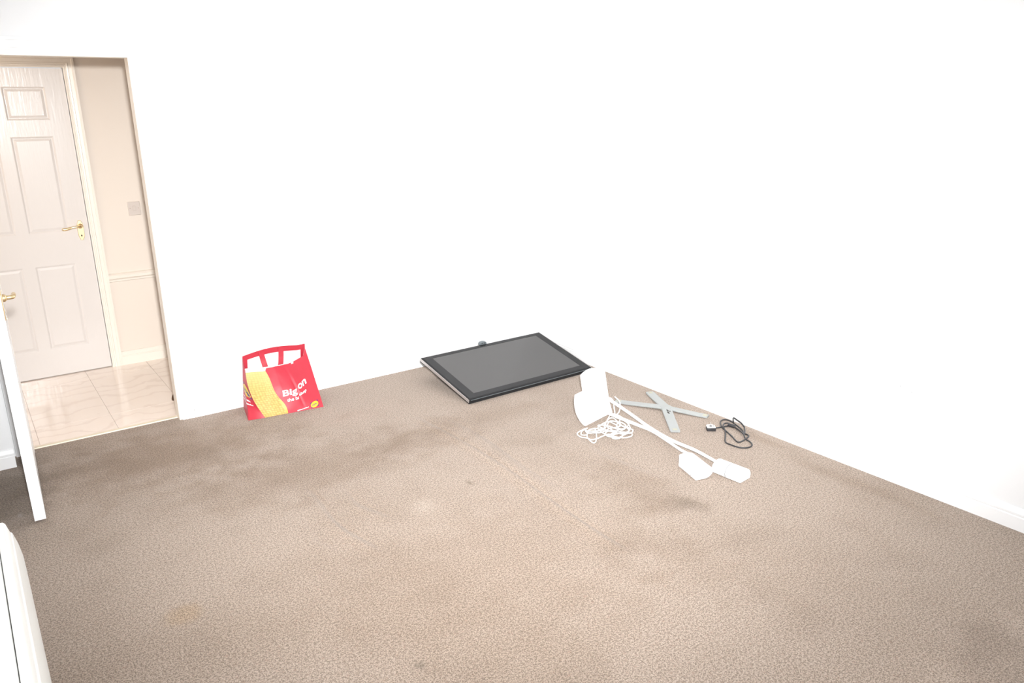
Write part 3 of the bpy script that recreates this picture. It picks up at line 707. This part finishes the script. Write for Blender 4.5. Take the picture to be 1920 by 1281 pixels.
bm = bmesh.new(); tube(bm, catmull([(-0.410, -1.372, 0.075), (-0.400, -1.405, 0.050), (-0.425, -1.435, 0.020), (-0.47, -1.462, 0.008), (-0.511, -1.444, 0.0055)], 6), 0.0036, 6)
obj('speaker_cable', bm, M['white_cable'], st1, smooth=True)
bm = bmesh.new(); tube(bm, catmull([(-0.572, -1.470, 0.045), (-0.540, -1.482, 0.034), (-0.515, -1.488, 0.024), (-0.498, -1.490, 0.0195)], 6), 0.0036, 6)
obj('speaker_cable', bm, M['white_cable'], st2, smooth=True)

# ------------------------------------------------------------------ red carrier bag
bag = thing('shopping_bag', 'red carrier bag printed with a corn cob standing against the back wall', 'shopping bag', (-2.0, -0.15, 0))
def lerp(a, b, t): return a + (b - a) * t
TOPC = [(0.0, (-2.173, -0.070, 0.257)), (0.2, (-2.092, -0.118, 0.2595)), (0.42, (-2.023, -0.138, 0.2635)), (0.68, (-1.936, -0.138, 0.2605)),
        (0.78, (-1.895, -0.118, 0.262)), (0.93, (-1.815, -0.078, 0.275)), (1.0, (-1.787, -0.040, 0.315))]
def top_front(u):
    for (a, p), (b, q) in zip(TOPC[:-1], TOPC[1:]):
        if u <= b + 1e-9:
            t = max(0.0, (u - a) / (b - a)); t = t * t * (3 - 2 * t) * 0.4 + t * 0.6
            return Vector(p).lerp(Vector(q), t)
    return Vector(TOPC[-1][1])
fBL, fBR = Vector((-2.141, -0.255, 0.001)), Vector((-1.796, -0.296, 0.001))
def F(u, v):
    vv = min(max(v, -0.05), 1.0)
    p = fBL.lerp(fBR, u).lerp(top_front(min(max(u, 0), 1)), vv)
    bulge = math.sin(math.pi * min(max(vv, 0), 1))
    p.y -= 0.022 * bulge * (0.3 + 0.7 * math.sin(math.pi * min(max(u, 0.02), 0.98)))
    p.x -= 0.026 * bulge * (1 - min(1, u * 2.2)) if u < 0.45 else 0
    k = min(1.0, max(vv, 0) * 6)
    p.y += k * 0.006 * mnoise.noise(Vector((u * 4 + 3, vv * 3, 1.7)))
    p.y += k * 0.009 * math.exp(-((u - 0.655 + 0.10 * (vv - 0.4)) / 0.025) ** 2) * bulge       # crease through the lettering
    p.y += k * 0.005 * mnoise.noise(Vector((u * 9, vv * 3.5, 6.0))) * max(0.0, vv - 0.25)
    return p
def Fn(u, v):
    e = 0.004
    a = F(min(u + e, 1), v) - F(max(u - e, 0), v); b = F(u, min(v + e, 1)) - F(u, max(v - e, 0))
    n_ = a.cross(b).normalized()
    return n_ if n_.y < 0 else -n_
fp = grid_mesh('front_panel', F, 60, 40, M['red'], bag)
grid_mesh('front_lining', lambda u, v: F(u, v) - Fn(u, v) * 0.0025, 60, 40, M['lining'], bag)
# back panel against the skirting and wall
def top_back(u):
    return Vector((-2.168, -0.030, 0.327)).lerp(Vector((-1.782, -0.030, 0.334)), u) + Vector((0, 0, 0.018 * math.sin(math.pi * min(1, u * 1.15)) if u < 0.87 else 0))
def B(u, v):
    p = Vector((-2.190, -0.010, 0.001)).lerp(Vector((-1.800, -0.012, 0.001)), u).lerp(top_back(u), v)
    p.y -= 0.004 + 0.003 * mnoise.noise(Vector((u * 5, v * 4, 9))) * math.sin(math.pi * v)
    return p
bk_ = grid_mesh('back_panel', lambda u, v: B(u, v) + Vector((0, 0.0022, 0)), 30, 20, M['red'], bag)
grid_mesh('back_lining', lambda u, v: B(u, v), 30, 20, M['lining'], bag)
grid_mesh('hem', lambda u, v: B(u, lerp(0.905, 1.004, v)) + Vector((0, -0.0016, 0)), 30, 3, M['red'], bag)
# gussets
def left_back(v): return B(0, v)
MID = [(0.0, (-2.232, -0.235, 0.001)), (0.3, (-2.200, -0.135, 0.088)), (0.62, (-2.180, -0.085, 0.190)), (1.0, (-2.170, -0.050, 0.292))]
def mid_l(v):
    for (a, p), (b, q) in zip(MID[:-1], MID[1:]):
        if v <= b + 1e-9: return Vector(p).lerp(Vector(q), (v - a) / (b - a))
    return Vector(MID[-1][1])
def GL(u, v):
    if u < 0.5: p = left_back(v).lerp(mid_l(v), u * 2)
    else: p = mid_l(v).lerp(F(0, v), u * 2 - 1)
    p.x += 0.006 * max(0.0, 0.35 - v) / 0.35 * mnoise.noise(Vector((u * 4, v * 5, 3))) * math.sin(math.pi * u)
    return p
gl = grid_mesh('side_gusset', GL, 24, 24, M['red'], bag)
def GR(u, v):
    a = F(1, v); c = B(1, v); m_ = (a + c) / 2 + Vector((-0.035, 0, 0)) * (1 - v)
    return a.lerp(m_, u * 2) if u < 0.5 else m_.lerp(c, u * 2 - 1)
grid_mesh('side_gusset', GR, 12, 16, M['red'], bag)
bm = bmesh.new(); bm.faces.new([bm.verts.new(p) for p in ((-2.190, -0.012, 0.0015), (-2.232, -0.235, 0.0015), (-2.141, -0.255, 0.0015), (-1.796, -0.296, 0.0015), (-1.800, -0.014, 0.0015))])
obj('base', bm, M['red'], bag)
# handles hanging inside
def strap(name, pts, w):
    P = catmull(pts, 5); bm = bmesh.new(); prev = None
    for i, p in enumerate(P):
        t = (P[min(i + 1, len(P) - 1)] - P[max(i - 1, 0)]).normalized(); s = t.cross(Vector((0, 1, 0))).normalized() * w / 2
        cur = [bm.verts.new(p + s), bm.verts.new(p - s), bm.verts.new(p - s + Vector((0, 0.0012, 0))), bm.verts.new(p + s + Vector((0, 0.0012, 0)))]
        if prev:
            for k in range(4): bm.faces.new((prev[k], cur[k], cur[(k + 1) % 4], prev[(k + 1) % 4]))
        else: bm.faces.new(cur)
        prev = cur
    bm.faces.new(list(reversed(prev))); return obj(name, bm, M['red'], bag)
def Bo(u, v, o): q = B(u, v); q.y -= o; return q
strap('handle', [Bo(0.285, 1.0, 0.004), Bo(0.30, 0.9, 0.006), Bo(0.318, 0.8, 0.012), Bo(0.335, 0.68, 0.03), Bo(0.352, 0.50, 0.05)], 0.032)
strap('handle', [Bo(0.605, 1.0, 0.004), Bo(0.605, 0.9, 0.006), Bo(0.598, 0.8, 0.012), Bo(0.570, 0.68, 0.03), Bo(0.50, 0.52, 0.05)], 0.032)
# pale rolled rim at the left of the mouth
bm = bmesh.new(); tube(bm, [F(0.0 + 0.6 * k / 24, 1.0) + Vector((0, -0.001, 0.001)) for k in range(25)], [0.0042 if k < 12 else 0.0042 - 0.0002 * (k - 11) for k in range(25)], 8)
obj('rim', bm, M['lining'], bag, smooth=True)
bm = bmesh.new(); tube(bm, [F(0.735 + 0.03 * k / 6, 0.985) + Vector((0, -0.002, 0)) for k in range(7)], 0.005, 8); obj('rim', bm, M['lining'], bag, smooth=True)
grid_mesh('rim', lambda u, v: (lambda q: F(*q) + Fn(*q) * 0.0010)((0.003 + u * (0.262 + 0.03 * v), 0.938 + 0.060 * v)), 12, 4, M['lining'], bag)
for ua, ub in ((0.0, 0.075), (0.925, 1.0)):
    grid_mesh('hem', lambda u, v, ua=ua, ub=ub: B(ua + (ub - ua) * u + (0.012 * math.sin(v * 14) if 0 < u < 1 else 0), 0.45 + 0.46 * v) + Vector((0, -0.0013, 0)), 2, 16, M['red'], bag)
# printed corn cob
def corn_edge(v): return 0.385 - 0.125 * v + 0.012 * math.sin(9 * v)
corn = grid_mesh('corn_print', lambda u, v: (lambda q: F(*q) + Fn(*q) * 0.0009)((u * corn_edge(v) + 0.004, 0.003 + v * 0.935)), 24, 36, M['corn'], fp)
grid_mesh('husk_print', lambda u, v: (lambda q: F(*q) + Fn(*q) * 0.0012)((corn_edge(v * 0.36) - 0.012 - 0.022 * math.sin(math.pi * v) + u * (0.018 + 0.032 * math.sin(math.pi * v)), 0.01 + v * 0.33)), 4, 14, M['husk'], fp)
# lettering: text turned to mesh and laid on the panel
def text_polys(s, bold=0.02):
    c = bpy.data.curves.new('lettering', 'FONT'); c.body = s; c.offset = bold; c.resolution_u = 4
    o = bpy.data.objects.new('lettering', c); COL.objects.link(o)
    dg = bpy.context.evaluated_depsgraph_get(); me = bpy.data.meshes.new_from_object(o.evaluated_get(dg))
    bpy.data.objects.remove(o); bpy.data.curves.remove(c)
    bm = bmesh.new(); bm.from_mesh(me); bpy.data.meshes.remove(me)
    bmesh.ops.subdivide_edges(bm, edges=[e for e in bm.edges if e.calc_length() > 0.15], cuts=2)
    xs_ = [v.co.x for v in bm.verts]; ys_ = [v.co.y for v in bm.verts]
    x0, x1, y0, y1 = min(xs_), max(xs_), min(ys_), max(ys_)
    for v in bm.verts: v.co = Vector(((v.co.x - x0) / (x1 - x0), (v.co.y - y0) / (y1 - y0), 0))
    return bm
def lay(bm, uvbox, name, m, lift=0.0013, surf=(F, Fn), parent=None):
    (ou, ov), (xu, xv), (yu, yv) = uvbox
    for v in bm.verts:
        u = ou + v.co.x * xu + v.co.y * yu; w = ov + v.co.x * xv + v.co.y * yv
        v.co = surf[0](u, w) + surf[1](u, w) * lift
    return obj(name, bm, m, parent or fp)
lay(text_polys('Big', 0.02), ((0.391, 0.332), (0.251, 0.026), (0.024, 0.172)), 'lettering', M['print_white'])
lay(text_polys('on', 0.02), ((0.688, 0.459), (0.158, 0.059), (0.003, 0.103)), 'lettering', M['print_white'])
lay(text_polys('the bi', 0.012), ((0.435, 0.245), (0.197, 0.022), (0.010, 0.073)), 'lettering', M['print_white'])
lay(text_polys('shop', 0.012), ((0.664, 0.308), (0.140, 0.054), (0.007, 0.080)), 'lettering', M['print_white'])
def dashes(n, seed):
    random.seed(seed); bm = bmesh.new(); x = 0.0
    while x < 1:
        w = random.uniform(0.04, 0.07); hgt = random.choice((0.7, 0.7, 1.0))
        bm.faces.new([bm.verts.new(p) for p in ((x, 0, 0), (x + w, 0, 0), (x + w, hgt, 0), (x, hgt, 0))]); x += w + 0.025
    return bm
lay(dashes(12, 5), ((0.551, 0.012), (0.202, 0.036), (0.001, 0.020)), 'small_print', M['print_white'])
def emblem(parent, uvbox, surf):
    bm = bmesh.new(); nn = 6
    vs = [[bm.verts.new((i / nn, j / nn, 0)) for i in range(nn + 1)] for j in range(nn + 1)]
    for j in range(nn):
        for i in range(nn): bm.faces.new((vs[j][i], vs[j][i + 1], vs[j + 1][i + 1], vs[j + 1][i]))
    e = lay(bm, uvbox, 'emblem', M['print_blue'], 0.0013, surf, parent)
    def disc(r0, r1, m, lift, nm):
        bm = bmesh.new(); K = 32
        a = [bm.verts.new((0.5 + r1 * math.cos(2 * math.pi * k / K), 0.5 + r1 * math.sin(2 * math.pi * k / K), 0)) for k in range(K)]
        if r0:
            b = [bm.verts.new((0.5 + r0 * math.cos(2 * math.pi * k / K), 0.5 + r0 * math.sin(2 * math.pi * k / K), 0)) for k in range(K)]
            for k in range(K): bm.faces.new((a[k], a[(k + 1) % K], b[(k + 1) % K], b[k]))
        else:
            c = bm.verts.new((0.5, 0.5, 0))
            for k in range(K): bm.faces.new((a[k], a[(k + 1) % K], c))
        lay(bm, uvbox, nm, m, lift, surf, e)
    disc(0, 0.485, M['print_yellow'], 0.0017, 'disc'); disc(0.485, 0.525, M['red'], 0.0018, 'ring')
    (o_, x_, y_) = uvbox
    sub = ((o_[0] + 0.16 * x_[0] + 0.36 * y_[0], o_[1] + 0.16 * x_[1] + 0.36 * y_[1]), (x_[0] * 0.68, x_[1] * 0.68), (y_[0] * 0.28, y_[1] * 0.28))
    lay(text_polys('LiDL', 0.03), sub, 'lettering', M['print_blue'], 0.0042 if surf[0] is GL else 0.0024, surf, e)
emblem(fp, ((0.789, 0.008), (0.138, 0.028), (0.009, 0.118)), (F, Fn))
def GLn(u, v):
    e = 0.01
    a = GL(min(u + e, 1), v) - GL(max(u - e, 0), v); b = GL(u, min(v + e, 1)) - GL(u, max(v - e, 0)); n_ = a.cross(b)
    n_ = n_.normalized() if n_.length > 1e-12 else Vector((-1, 0, 0))
    return n_ if n_.x < 0 else -n_
emblem(gl, ((0.05, 0.37), (0.88, 0.0), (0.0, 0.17)), (GL, GLn))
lay(dashes(8, 2), ((0.12, 0.29), (0.60, 0.0), (0.0, 0.028)), 'small_print', M['print_white'], 0.0013, (GL, GLn), gl)
lay(dashes(8, 3), ((0.12, 0.235), (0.70, 0.0), (0.0, 0.022)), 'small_print', M['print_white'], 0.0013, (GL, GLn), gl)
